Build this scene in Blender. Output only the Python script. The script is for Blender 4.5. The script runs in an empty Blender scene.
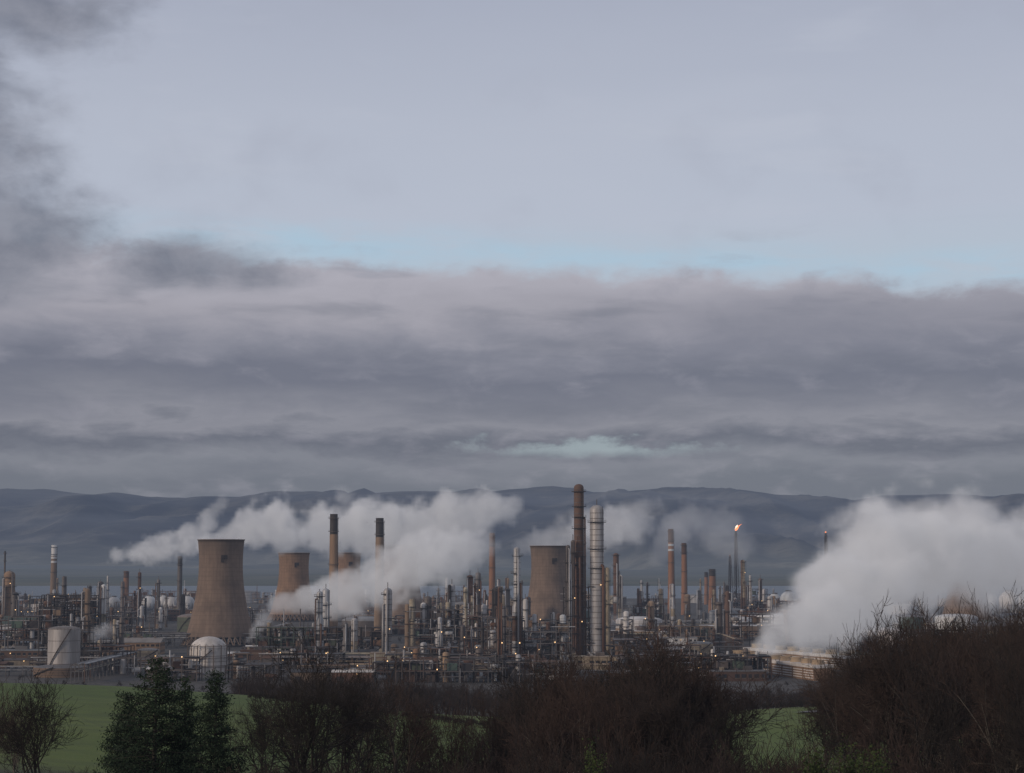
import bpy, math, random
import numpy as np
from mathutils import Vector, noise as mnoise

F=1911.0; TH=math.radians(5.24); CZ=62.0
sc=bpy.context.scene
sc.view_settings.view_transform='Standard'
try: sc.view_settings.look='None'
except Exception: pass
sc.view_settings.exposure=0; sc.view_settings.gamma=1

def lin(r,g,b):
    f=lambda c:(c/255/12.92) if c/255<=0.04045 else ((c/255+0.055)/1.055)**2.4
    return (f(r),f(g),f(b),1)
def X(u,D): return (u-512)/F*D/1.004
def ZT(v,D): return CZ+D*math.tan(math.atan((386.5-v)/F)+TH)
def interp(x,xs,ys): return float(np.interp(x,xs,ys))
PD=[-2000,-600,-20,0,20,60,100,150,200,300,400,480,600,760,850,3300,3380,4950,5150,9000,60000]
PZ=[30,50,60,60,56,50,47,44.5,42,39.5,37,32,19,3,0,0,-4,-4,3,8,8]
def terr(x,D):
    z=interp(D,PD,PZ)
    if -50<D<900:
        u=512+x/max(D,60)*F
        w=interp(D,[40,250,480,800],[0,1,1,0])
        z-=w*interp(u,[-300,0,150,250,380,500,620,800,1024,1500],[-3,0,1.2,3,6.2,8.4,8.2,5.8,5.5,4])
    if 0<D<760: z+=0.5*mnoise.noise(Vector((x/40,D/40,0)))
    if D>5200:
        z+=min(1,(D-5200)/2500)*38*max(0,mnoise.fractal(Vector((x/2600,D/2200,3)),1,2,4)+0.35)
    return z

# ------------------------------------------------ materials
class NT:
    def __init__(s,tree): s.t=tree; s.n=tree.nodes; s.l=tree.links
    def new(s,typ,**k):
        nd=s.n.new(typ)
        for a,b in k.items(): setattr(nd,a,b)
        return nd
    def put(s,sock,v):
        if isinstance(v,bpy.types.NodeSocket): s.l.new(v,sock)
        else: sock.default_value=v
    def m(s,op,*a,clamp=False):
        nd=s.n.new('ShaderNodeMath'); nd.operation=op; nd.use_clamp=clamp
        for i,v in enumerate(a): s.put(nd.inputs[i],v)
        return nd.outputs[0]
    def xyz(s,x,y,z):
        nd=s.n.new('ShaderNodeCombineXYZ')
        for i,v in enumerate((x,y,z)): s.put(nd.inputs[i],v)
        return nd.outputs[0]
    def noise(s,vec,scale=1,detail=5,rough=.5,dist=0):
        nd=s.n.new('ShaderNodeTexNoise'); s.put(nd.inputs['Vector'],vec)
        nd.inputs['Scale'].default_value=scale; nd.inputs['Detail'].default_value=detail
        nd.inputs['Roughness'].default_value=rough; nd.inputs['Distortion'].default_value=dist
        return nd.outputs[0]
    def sm(s,v,a,b,c=0.,d=1.):
        nd=s.n.new('ShaderNodeMapRange'); nd.interpolation_type='SMOOTHSTEP'
        s.put(nd.inputs[0],v); s.put(nd.inputs[1],a); s.put(nd.inputs[2],b)
        nd.inputs[3].default_value=c; nd.inputs[4].default_value=d
        return nd.outputs[0]
    def mix(s,f,a,b,bt='MIX'):
        nd=s.n.new('ShaderNodeMix'); nd.data_type='RGBA'; nd.blend_type=bt
        s.put(nd.inputs[0],f); s.put(nd.inputs[6],a); s.put(nd.inputs[7],b)
        return nd.outputs[2]
    def ramp(s,f,stops,ip='LINEAR'):
        nd=s.n.new('ShaderNodeValToRGB'); cr=nd.color_ramp; cr.interpolation=ip
        while len(cr.elements)<len(stops): cr.elements.new(0.5)
        for e,(p,c) in zip(cr.elements,stops): e.position=p; e.color=c
        s.put(nd.inputs[0],f); return nd.outputs[0]

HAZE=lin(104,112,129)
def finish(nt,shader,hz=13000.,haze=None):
    # aerial perspective painted on: haze glow mixed into each material, stronger with distance
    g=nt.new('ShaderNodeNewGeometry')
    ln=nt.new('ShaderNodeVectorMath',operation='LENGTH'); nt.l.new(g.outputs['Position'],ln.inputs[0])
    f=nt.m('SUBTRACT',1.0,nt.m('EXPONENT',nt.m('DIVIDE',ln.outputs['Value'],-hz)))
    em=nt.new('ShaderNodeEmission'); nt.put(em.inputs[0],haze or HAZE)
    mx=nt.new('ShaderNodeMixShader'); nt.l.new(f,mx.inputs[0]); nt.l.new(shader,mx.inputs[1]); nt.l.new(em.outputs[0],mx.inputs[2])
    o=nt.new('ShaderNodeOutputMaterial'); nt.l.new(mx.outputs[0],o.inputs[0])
def newmat(name):
    m=bpy.data.materials.new(name); m.use_nodes=True; m.node_tree.nodes.clear(); return m,NT(m.node_tree)
def simple(name,col,rough=.7,metal=0.,var=.35,scale=.15,streak=False,tint=True,dirt=(0.06,0.045,0.035,1)):
    m,nt=newmat(name)
    tc=nt.new('ShaderNodeTexCoord').outputs['Object']
    if streak:
        mp=nt.new('ShaderNodeMapping'); nt.l.new(tc,mp.inputs[0]); mp.inputs['Scale'].default_value=(1,1,.12); tc=mp.outputs[0]
    n=nt.noise(tc,scale,6,.6)
    n2=nt.noise(tc,scale*7,4,.6)
    f=nt.m('MULTIPLY',nt.sm(nt.m('ADD',nt.m('MULTIPLY',n,.7),nt.m('MULTIPLY',n2,.3)),.38,.64),var)
    c=(*col,1)
    if tint:
        rn=nt.new('ShaderNodeObjectInfo').outputs['Random']
        tn=nt.ramp(rn,[(0,(1.0,.78,.62,1)),(.2,(1.15,1.1,1.05,1)),(.4,(.60,.56,.56,1)),(.55,(1.15,.96,.80,1)),(.7,(.88,.95,1.0,1)),(.85,(1.25,1.25,1.25,1)),(1,(.9,.62,.46,1))])
        c=nt.mix(.85 if tint is True else tint,c,tn,'MULTIPLY')
    c=nt.mix(f,c,dirt)
    b=nt.new('ShaderNodeBsdfPrincipled'); nt.l.new(c,b.inputs['Base Color'])
    b.inputs['Roughness'].default_value=rough; b.inputs['Metallic'].default_value=metal
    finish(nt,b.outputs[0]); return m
def emis(name,col,st):
    m,nt=newmat(name); e=nt.new('ShaderNodeEmission'); e.inputs[0].default_value=col; e.inputs[1].default_value=st
    o=nt.new('ShaderNodeOutputMaterial'); nt.l.new(e.outputs[0],o.inputs[0]); return m
STEEL,SILV,DARK,RUST,TAN,WHITE,GREEN,CREAM,WIN,ORNG,LAMP,ROOF=range(12)
MATS=[simple('steel_grey',(.135,.122,.12),.6,.2,.5),
 simple('insulation_cladding',(.43,.42,.42),.5,.15,.5,.2,True,.3),
 simple('dark_steel',(.028,.024,.026),.7),
 simple('rusty_steel',(.125,.068,.047),.8),
 simple('tan_concrete',(.27,.195,.14),.9,0,.5,.1,True),
 simple('white_paint',(.66,.65,.64),.6,0,.4,.1,True,.4),
 simple('green_paint',(.08,.125,.10),.7),
 simple('cream_render',(.38,.325,.24),.8,0,.5),
 simple('window_glass',(.03,.035,.045),.2),
 simple('orange_brick',(.29,.14,.078),.85,0,.5,.12,True,False),
 emis('plant_lamp',(1,.62,.30,1),2.0),
 simple('roof_sheet',(.21,.215,.225),.6,0,.4)]

# ------------------------------------------------ mesh builder
class MB:
    def __init__(s): s.v=[]; s.f=[]; s.m=[]; s.sm=[]
    def add(s,vs,fs,mat,smooth=False):
        o=len(s.v); s.v+=vs
        for f in fs: s.f.append(tuple(i+o for i in f)); s.m.append(mat); s.sm.append(smooth)
    def box(s,x,y,z,sx,sy,sz,mat,rot=0):
        c,sn=math.cos(rot),math.sin(rot); vs=[]
        for k in (0,1):
            for (a,b) in ((-.5,-.5),(.5,-.5),(.5,.5),(-.5,.5)):
                dx,dy=a*sx,b*sy; vs.append((x+dx*c-dy*sn,y+dx*sn+dy*c,z+k*sz))
        s.add(vs,[(0,3,2,1),(4,5,6,7),(0,1,5,4),(1,2,6,5),(2,3,7,6),(3,0,4,7)],mat)
    def lathe(s,x,y,prof,mat,n=20,smooth=True,cap=True):
        vs=[]; 
        for (r,z) in prof:
            for i in range(n):
                a=2*math.pi*i/n; vs.append((x+r*math.cos(a),y+r*math.sin(a),z))
        fs=[]
        for k in range(len(prof)-1):
            for i in range(n):
                j=(i+1)%n; fs.append((k*n+i,k*n+j,(k+1)*n+j,(k+1)*n+i))
        s.add(vs,fs,mat,smooth)
        if cap:
            o=len(s.v)-len(vs)+(len(prof)-1)*n
            s.f.append(tuple(range(o,o+n))); s.m.append(mat); s.sm.append(False)
    def tube(s,p,q,r,mat,n=6,r2=None):
        p=Vector(p);q=Vector(q);d=(q-p)
        if d.length<1e-6: return
        d.normalize(); a=d.orthogonal().normalized(); b=d.cross(a); r2=r if r2 is None else r2
        vs=[]
        for (c,rr) in ((p,r),(q,r2)):
            for i in range(n):
                t=2*math.pi*i/n; vs.append(tuple(c+a*(rr*math.cos(t))+b*(rr*math.sin(t))))
        fs=[(i,(i+1)%n,n+(i+1)%n,n+i) for i in range(n)]+[tuple(range(n-1,-1,-1)),tuple(range(n,2*n))]
        s.add(vs,fs,mat,n>6)
    def hdrum(s,x,y,z,L,r,mat,ax=0):
        n=14; prof=[(0.05,-L/2-r*.5),(r*.6,-L/2-r*.35),(r,-L/2),(r,L/2),(r*.6,L/2+r*.35),(0.05,L/2+r*.5)]
        vs=[]
        for (rr,t) in prof:
            for i in range(n):
                a=2*math.pi*i/n; c,d=rr*math.cos(a),rr*math.sin(a)
                vs.append((x+t,y+c,z+d) if ax==0 else (x+c,y+t,z+d))
        fs=[]
        for k in range(len(prof)-1):
            for i in range(n):
                j=(i+1)%n; fs.append((k*n+i,k*n+j,(k+1)*n+j,(k+1)*n+i))
        s.add(vs,fs,mat,True)
        for t in (-L*.3,L*.3):
            if ax==0: s.box(x+t,y,z-r-1,.6,r*1.6,1.3,TAN)
            else: s.box(x,y+t,z-r-1,r*1.6,.6,1.3,TAN)
    def sphere(s,x,y,z,r,mat,n=20):
        prof=[(max(.02,r*math.sin(math.pi*k/12)),z-r*math.cos(math.pi*k/12)) for k in range(13)]
        s.lathe(x,y,prof,mat,n)
    def obj(s,name,loc,mats=None):
        me=bpy.data.meshes.new(name); me.from_pydata(s.v,[],s.f); 
        for m in (mats or MATS): me.materials.append(m)
        me.polygons.foreach_set('material_index',s.m); me.polygons.foreach_set('use_smooth',s.sm)
        me.update(); o=bpy.data.objects.new(name,me); o.location=loc; sc.collection.objects.link(o); return o

R=random.Random(5)

# ------------------------------------------------ ground
def make_ground():
    rows=list(np.arange(-1500,0,100))+list(np.arange(0,900,7.0))+list(np.arange(900,5400,55.0))
    d=5400.
    while d<45000: rows.append(d); d*=1.035
    ts=np.linspace(-1,1,171); ts=np.sign(ts)*np.abs(ts)**1.35
    vs=[];fs=[];nC=len(ts)
    for D in rows:
        hw=160+abs(D)*.95
        for t in ts: vs.append((t*hw,D,terr(t*hw,D)))
    for r in range(len(rows)-1):
        for c in range(nC-1):
            a=r*nC+c; fs.append((a,a+1,a+nC+1,a+nC))
    me=bpy.data.meshes.new('ground'); me.from_pydata(vs,[],fs); me.polygons.foreach_set('use_smooth',[True]*len(fs))
    o=bpy.data.objects.new('ground',me); sc.collection.objects.link(o)
    m,nt=newmat('ground_surface')
    g=nt.new('ShaderNodeNewGeometry').outputs['Position']
    sp=nt.new('ShaderNodeSeparateXYZ'); nt.l.new(g,sp.inputs[0]); y=sp.outputs[1]
    big=nt.noise(g,.012,5,.6); mid=nt.noise(g,.12,5,.6); fine=nt.noise(g,1.2,5,.7)
    gr=nt.mix(nt.sm(big,.35,.65),(.072,.115,.015,1),(.105,.140,.022,1))
    gr=nt.mix(nt.m('MULTIPLY',nt.sm(mid,.42,.68),.6),gr,(.055,.078,.016,1))
    gr=nt.mix(nt.m('MULTIPLY',nt.sm(fine,.45,.75),.4),gr,(.115,.115,.035,1))
    # faint tractor lines running with the slope
    ln=nt.m('FRACT',nt.m('DIVIDE',nt.m('ADD',sp.outputs[0],nt.m('MULTIPLY',y,.35)),18.))
    gr=nt.mix(nt.m('MULTIPLY',nt.m('LESS_THAN',ln,.05),.25),gr,(.05,.06,.02,1))
    scrub=nt.mix(fine,(.030,.024,.016,1),(.045,.042,.02,1))
    ye=nt.m('ADD',y,nt.m('MULTIPLY',nt.m('SUBTRACT',nt.noise(g,.05,4,.5),.5),60))
    c=nt.mix(nt.sm(ye,165,195),scrub,gr)
    c=nt.mix(nt.sm(ye,470,520),c,scrub)
    ind=nt.ramp(nt.noise(g,.018,6,.7),[(.3,(.045,.04,.037,1)),(.45,(.085,.075,.07,1)),(.55,(.05,.045,.04,1)),(.62,(.13,.115,.10,1)),(.75,(.035,.05,.022,1))],'CONSTANT')
    ind=nt.mix(nt.m('MULTIPLY',mid,.7),ind,(.045,.04,.035,1))
    c=nt.mix(nt.sm(ye,820,880),c,ind)
    far=nt.ramp(nt.noise(g,.0011,5,.6),[(.35,(.015,.024,.014,1)),(.5,(.05,.06,.03,1)),(.6,(.085,.08,.045,1)),(.7,(.02,.028,.018,1))])
    c=nt.mix(nt.sm(y,4600,4800),c,far)
    b=nt.new('ShaderNodeBsdfPrincipled'); nt.l.new(c,b.inputs['Base Color']); b.inputs['Roughness'].default_value=.95
    bp=nt.new('ShaderNodeBump'); bp.inputs['Strength'].default_value=.6; bp.inputs['Distance'].default_value=.5
    nt.l.new(fine,bp.inputs['Height']); nt.l.new(bp.outputs[0],b.inputs['Normal'])
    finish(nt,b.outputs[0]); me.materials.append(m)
make_ground()
def make_water():
    me=bpy.data.meshes.new('water'); 
    me.from_pydata([(-9000,3315,-1),(9000,3315,-1),(9000,5080,-1),(-9000,5080,-1)],[],[(0,1,2,3)])
    o=bpy.data.objects.new('water',me); sc.collection.objects.link(o)
    m,nt=newmat('firth_water'); g=nt.new('ShaderNodeNewGeometry').outputs['Position']
    b=nt.new('ShaderNodeBsdfPrincipled'); b.inputs['Base Color'].default_value=(.06,.08,.10,1); b.inputs['Roughness'].default_value=.4
    n=nt.noise(g,.08,6,.6); bp=nt.new('ShaderNodeBump'); bp.inputs['Strength'].default_value=1.; bp.inputs['Distance'].default_value=3
    nt.l.new(n,bp.inputs['Height']); nt.l.new(bp.outputs[0],b.inputs['Normal']); finish(nt,b.outputs[0]); me.materials.append(m)
make_water()
def make_hills():
    us=[-900,-300,0,60,100,170,250,300,345,400,480,560,640,700,735,765,800,850,880,940,1000,1060,1400,1900]
    vv=[504,499,496,494,496,499,501,495,494,492,495,491,491,491,491,497,502,501,495,495,500,502,496,504]
    xs=np.linspace(-14500,14500,520); ys=np.linspace(10500,22000,90); vs=[];fs=[]
    for y in ys:
        for x in xs:
            u=512+x/18000*F; h=ZT(interp(u,us,vv),18000)
            t=min(1,max(0,(y-11000)/7000)); s=t*t*(3-2*t)
            if y>18000: s=1-.35*((y-18000)/4000)
            n=mnoise.fractal(Vector((x/1300,y/2000,1)),1,2.1,6)
            rid=1-abs(mnoise.noise(Vector((x/1100+y/5000,y/5200,7))))*2
            rid2=1-abs(mnoise.noise(Vector((x/450-y/3000,y/3000,17))))*2
            k=4*t*(1-t) if y<18000 else 0.12
            z=h*s+h*.22*k*n+h*.22*k*(rid-.5)+h*.08*k*(rid2-.5)+ (16*n if y>17000 else 0)
            vs.append((x,y,max(z,-20)))
    nC=len(xs)
    for r in range(len(ys)-1):
        for c in range(nC-1):
            a=r*nC+c; fs.append((a,a+1,a+nC+1,a+nC))
    me=bpy.data.meshes.new('hills'); me.from_pydata(vs,[],fs); me.polygons.foreach_set('use_smooth',[True]*len(fs))
    o=bpy.data.objects.new('hills',me); sc.collection.objects.link(o)
    m,nt=newmat('hill_moorland'); g=nt.new('ShaderNodeNewGeometry'); gp=g.outputs['Position']
    c=nt.ramp(nt.noise(gp,.0013,8,.68),[(.35,(.015,.02,.022,1)),(.48,(.07,.068,.055,1)),(.58,(.17,.155,.12,1)),(.68,(.03,.035,.03,1))])
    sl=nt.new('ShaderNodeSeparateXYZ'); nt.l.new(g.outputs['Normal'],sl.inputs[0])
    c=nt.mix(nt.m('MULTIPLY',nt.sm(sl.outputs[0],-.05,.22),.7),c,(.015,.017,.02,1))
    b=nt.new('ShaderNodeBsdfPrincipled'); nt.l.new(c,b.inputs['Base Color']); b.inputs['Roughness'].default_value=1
    sz=nt.new('ShaderNodeSeparateXYZ'); nt.l.new(gp,sz.inputs[0])
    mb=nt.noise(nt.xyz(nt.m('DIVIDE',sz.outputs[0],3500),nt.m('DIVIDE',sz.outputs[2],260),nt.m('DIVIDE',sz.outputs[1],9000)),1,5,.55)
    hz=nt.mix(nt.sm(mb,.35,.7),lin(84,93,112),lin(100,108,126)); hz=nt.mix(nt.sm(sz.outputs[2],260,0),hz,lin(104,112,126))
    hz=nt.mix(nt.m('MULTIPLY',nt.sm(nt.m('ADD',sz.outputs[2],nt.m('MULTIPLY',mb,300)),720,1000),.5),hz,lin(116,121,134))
    finish(nt,b.outputs[0],14000.,hz); me.materials.append(m)  # hill haze is painted, its emission colour banded by noise and height
make_hills()

# ------------------------------------------------ plant
def mat_tower(name,k):
    m,nt=newmat(name)
    tc=nt.new('ShaderNodeTexCoord').outputs['Object']
    sp=nt.new('ShaderNodeSeparateXYZ'); nt.l.new(tc,sp.inputs[0])
    ang=nt.m('ARCTAN2',sp.outputs[1],sp.outputs[0]); z=sp.outputs[2]
    st=nt.noise(nt.xyz(nt.m('MULTIPLY',ang,7),nt.m('MULTIPLY',z,.035),0),1.5,6,.6)
    bl=nt.noise(tc,.07,6,.65)
    q=lambda r,g,b:(r*k[0],g*k[1],b*k[2],1)
    c=nt.mix(nt.sm(st,.3,.75),q(.235,.165,.122),q(.165,.115,.088))
    c=nt.mix(nt.m('MULTIPLY',nt.sm(bl,.42,.68),.6),c,q(.11,.08,.063))
    lift=nt.m('FRACT',nt.m('DIVIDE',z,3.2))
    c=nt.mix(nt.m('MULTIPLY',nt.m('LESS_THAN',lift,.14),.22),c,(.06,.05,.04,1))
    c=nt.mix(nt.m('MULTIPLY',nt.sm(z,60,78),.45),c,(.085,.066,.056,1))
    b=nt.new('ShaderNodeBsdfPrincipled'); nt.l.new(c,b.inputs['Base Color']); b.inputs['Roughness'].default_value=.95
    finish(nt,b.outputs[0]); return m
MT=mat_tower('weathered_tower_concrete',(1,1,1)); MT2=mat_tower('warm_lit_tower_concrete',(1.25,1.08,.9))  # second is the same concrete, warm light on far towers put into its colour
def cooling_tower(u,D,H=78,rt=17.2,rb=27,mt=None):
    b=MB(); zt=.78*H; prof=[]
    rw=rt*.94
    for i in range(33):
        z=7+(H-7)*i/32
        if z<zt: t=(zt-z)/zt; r=math.sqrt(rw*rw+(rb*rb-rw*rw)*t*t*1.0) 
        else: t=(z-zt)/(H-zt); r=rw+(rt-rw)*t*t
        prof.append((r,z))
    prof+= [(rt+.5,H-.1),(rt+.5,H+.6),(rt-.7,H+.6)]
    prof+= [(r-.8,z) for (r,z) in reversed(prof[:33])]
    b.lathe(0,0,prof,0,72,True,False)
    n=36; r0=rb+1.5; r1=prof[0][0]-.4
    for i in range(n):
        for s in (-.5,.5):
            a=2*math.pi*(i)/n; a2=2*math.pi*(i+s)/n
            b.tube((r0*math.cos(a),r0*math.sin(a),0),(r1*math.cos(a2),r1*math.sin(a2),7.3),.5,0,5)
    b.lathe(0,0,[(r0+1,0),(r0+1,1.2),(r0,1.2)],1,48,False,False)
    for (a,z,mm) in ((-1.35,.82*H,1),(-1.2,.82*H,1),(-1.35,.79*H,1)):
        rr=rw+.35; b.box(rr*math.cos(a),rr*math.sin(a),z,2.2,.7,3.0,mm,a+math.pi/2)
    o=b.obj('cooling_tower',(X(u,D),D,0),[mt or MT,MATS[DARK]]); return o
cooling_tower(221,1430,78)
cooling_tower(549,1750,76)
cooling_tower(401,1850,78)
cooling_tower(294,2030,71,16.5,27,MT2)
cooling_tower(348,2200,72,15,26,MT2)
cooling_tower(966,1700,66,16)

def chimney(u,D,vt,r,mat,capm=DARK,bands=0):
    h=ZT(vt,D); b=MB()
    b.lathe(0,0,[(r*1.35,0),(r*1.1,h*.4),(r,h*.84)],mat,20,True,False)
    b.lathe(0,0,[(r,h*.84),(r*.97,h),(r*.75,h),(r*.75,h-3)],capm,20,True,False)
    for k in (.3,.6,.86,.965):
        b.lathe(0,0,[(r*1.15,h*k),(r*1.0+1.1,h*k),(r*1.0+1.1,h*k+.4),(r*1.1,h*k+.4)],STEEL,16,False,False)
        for i in range(12):
            a=i*math.pi/6; rr=r+1.0; b.tube((rr*math.cos(a),rr*math.sin(a),h*k+.3),(rr*math.cos(a),rr*math.sin(a),h*k+1.5),.06,DARK,4)
    b.tube((r*1.2,-.8,0),(r*1.1,-.8,h*.97),.25,DARK,4)
    if bands:
        for k in (.74,.80): b.lathe(0,0,[(r*1.06,h*k),(r*1.05,h*k+2.4)],WHITE,20,True,False)
    b.obj('chimney_stack',(X(u,D),D,0))
chimney(333.5,1500,514,3.1,TAN); chimney(379.5,1560,518,3.3,TAN)
chimney(492,2050,533,3.0,ORNG,RUST); chimney(671,2300,529,3.4,ORNG,RUST,1)
chimney(684,2250,543,3.0,ORNG,RUST); chimney(54,2300,545,3.4,TAN,WHITE,1)
chimney(712,2350,569,4.0,ORNG,DARK); chimney(126.5,2300,571,3.0,ORNG,RUST); chimney(180,2100,556,2.4,STEEL,DARK)
chimney(706,2800,572,2.6,ORNG,DARK); chimney(5,1900,551,.8,STEEL,DARK)

def column(u,D,vt,r,mat=SILV,name='distillation_column',x=None,h=None,seed=None,plat=9.,detail=True):
    rr=random.Random(seed if seed is not None else int(u*7+D)); b=MB()
    h=ZT(vt,D) if h is None else h
    sk=min(4,h*.1)
    b.lathe(0,0,[(r*1.12,0),(r*1.02,sk)],TAN if rr.random()<.4 else STEEL,18,True,False)
    step=rr.random()<.45; k=rr.uniform(.5,.7); r2=r*(.72 if step else 1)
    b.lathe(0,0,[(r,sk),(r,h*k),(r2,h*k+r*.8),(r2,h-r2*.7),(r2*.85,h-r2*.35),(r2*.5,h-r2*.08),(r2*.1,h)],mat,18)
    z=sk+3
    while z<h-3 and detail:
        b.lathe(0,0,[((r if z<h*k else r2)*1.02,z),((r if z<h*k else r2)*1.035,z+.15),((r if z<h*k else r2)*1.02,z+.3)],STEEL,18,False,False); z+=3.4
    if rr.random()<.5:
        z0=h*rr.uniform(.1,.4); z1=min(h*k-.5,z0+h*rr.uniform(.08,.25))
        if z1>z0: b.lathe(0,0,[(r*1.015,z0),(r*1.015,z1)],rr.choice((STEEL,RUST,SILV,CREAM,DARK)),18,True,False)
    z=sk+plat*rr.uniform(.5,1)
    while z<h-1.5:
        R0=(r if z<h*k else r2); ro=R0+1.5; a0=rr.uniform(0,6.28); span=rr.choice((3.4,4.5,6.28))
        n=12; vs=[];fs=[]
        for i in range(n+1):
            a=a0+span*i/n
            for q in (R0*.98,ro): vs.append((q*math.cos(a),q*math.sin(a),z)); vs.append((q*math.cos(a),q*math.sin(a),z+.35))
        for i in range(n):
            j=4*i; fs+=[(j,j+2,j+6,j+4),(j+1,j+5,j+7,j+3),(j+2,j+3,j+7,j+6)]
        b.add(vs,fs,DARK)
        for i in range(n+1):
            a=a0+span*i/n; p=(ro*math.cos(a),ro*math.sin(a))
            b.tube((p[0],p[1],z+.3),(p[0],p[1],z+1.4),.05,STEEL,3)
            if i<n:
                a2=a0+span*(i+1)/n; b.tube((p[0],p[1],z+1.4),(ro*math.cos(a2),ro*math.sin(a2),z+1.4),.06,STEEL,3)
        z+=plat*rr.uniform(.7,1.4)
    for q in range(rr.randint(1,3)):
        a=rr.uniform(-2.8,-.3); rp=rr.uniform(.1,.2)*r+.15; d=r+rp+.5; ht=h*rr.uniform(.55,1.0); m=rr.choice((SILV,STEEL,RUST,SILV))
        b.tube((d*math.cos(a),d*math.sin(a),1),(d*math.cos(a),d*math.sin(a),ht),rp,m,8)
        b.tube((d*math.cos(a),d*math.sin(a),ht),(0,0,min(ht+rp*2,h)),rp,m,8)
    a=rr.uniform(-2.6,-.5); b.tube(((r+.7)*math.cos(a),(r+.7)*math.sin(a),0),((r+.7)*math.cos(a),(r+.7)*math.sin(a),h-1),.22,DARK,4)
    if rr.random()<.6: b.tube((0,0,h-.2),(0,0,h+rr.uniform(1,4)),.25,STEEL,5)
    if detail and rr.random()<.7:
        a=-1.2; b.box((r+1.4)*math.cos(a),(r+1.4)*math.sin(a),h*rr.uniform(.2,.8),.55,.55,.55,LAMP)
    return b.obj(name,((X(u,D) if x is None else x),D,0))
column(579,1200,484,3.1,RUST,plat=7); column(573,1195,540,1.2,STEEL)
column(597,1190,505,4.3,SILV,plat=12)
column(568,1180,545,1.9,STEEL); column(517,1050,547,2.6,SILV,plat=8); column(500,1040,586,1.7,STEEL)
column(320,1150,591,2.6,SILV); column(388,1250,588,2.9,SILV,plat=12); column(616,1900,553,2.8,RUST)
column(553,1060,612,1.3,SILV); column(537,1070,628,1.5,SILV); column(428,1300,596,2.6,STEEL); column(452,1350,584,2.4,SILV)
column(470,1450,575,2.4,RUST); column(478,1500,572,2,STEEL); column(484,1300,604,2,SILV); column(440,1200,617,2.0,SILV)
column(10,1700,571,5,TAN); column(16,1500,592,3,STEEL); column(101,1900,581,3,STEEL); column(140,1900,572,2.4,RUST)
column(159,1800,579,2.2,STEEL); column(743,2000,560,2.6,CREAM); column(750,2000,575,2,SILV); column(760,2100,578,2,STEEL)
column(699,2100,590,2,STEEL); column(687,1900,594,3,TAN); column(727,1900,585,2,DARK); column(508,1500,588,2.2,STEEL)
column(463,1200,625,1.6,STEEL); column(493,1120,630,1.7,SILV); column(640,2200,590,2.4,STEEL); column(355,1200,618,2,SILV)
column(346,1180,622,2,STEEL); column(620,1700,575,2,STEEL)

def flare(u,D,vt,flame):
    h=ZT(vt,D); b=MB(); w=4.0
    legs=[(-1,-.6),(1,-.6),(0,1.1)]
    n=int(h/7)
    for (a,c) in legs: b.tube((a*w,c*w,0),(a*w*.35,c*w*.35,h*.97),.5,DARK,4)
    for i in range(n):
        z0,z1=h*i/n*.97,h*(i+1)/n*.97; f0=w*(1-.65*i/n); f1=w*(1-.65*(i+1)/n)
        for k in range(3):
            p,q=legs[k],legs[(k+1)%3]
            b.tube((p[0]*f0,p[1]*f0,z0),(q[0]*f1,q[1]*f1,z1),.22,DARK,3); b.tube((p[0]*f1,p[1]*f1,z1),(q[0]*f1,q[1]*f1,z1),.22,DARK,3)
    b.tube((0,0,0),(0,0,h),1.0,DARK,8); b.tube((0,0,h-3),(0,0,h+.5),1.4,DARK,10)
    b.lathe(0,0,[(1,h-6),(3,h-6),(3,h-5.6),(1,h-5.6)],STEEL,12,False,False)
    mats=MATS+[emis('flare_fire',(1,.27,.10,1),1.8),emis('flare_core',(1,.80,.6,1),1.8)]
    if flame:
        rr=random.Random(3)
        for (sx,sz,mm,dx,lift) in ((2.2,7,12,5.,0),(1.9,5,13,3.0,1.),(1.5,6,12,9.,1)):
            N=10;vs=[];fs=[]
            for i in range(N+1):
                t=i/N; r=sx*math.sin(math.pi*min(.98,t*.85+.12))*(1-.3*t)+.05
                for j in range(10):
                    a=j*.628; rj=r*(1+.25*rr.uniform(-1,1)); vs.append((rj*math.cos(a)+dx*t*t+.4*math.sin(5*t),rj*math.sin(a),h+.5+sz*t+lift*t*3))
            for i in range(N):
                for j in range(10): k=(j+1)%10; fs.append((i*10+j,i*10+k,(i+1)*10+k,(i+1)*10+j))
            b.add(vs,fs,mm,True)
    else:
        b.lathe(0,0,[(.9,h),(1.0,h+1.2),(.2,h+2)],12 if u>800 else ORNG,8)
    b.obj('flare_stack',(X(u,D),D,0),mats)
flare(736,2600,531,True); flare(826,2500,533,False); flare(730,2700,556,False)

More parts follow.
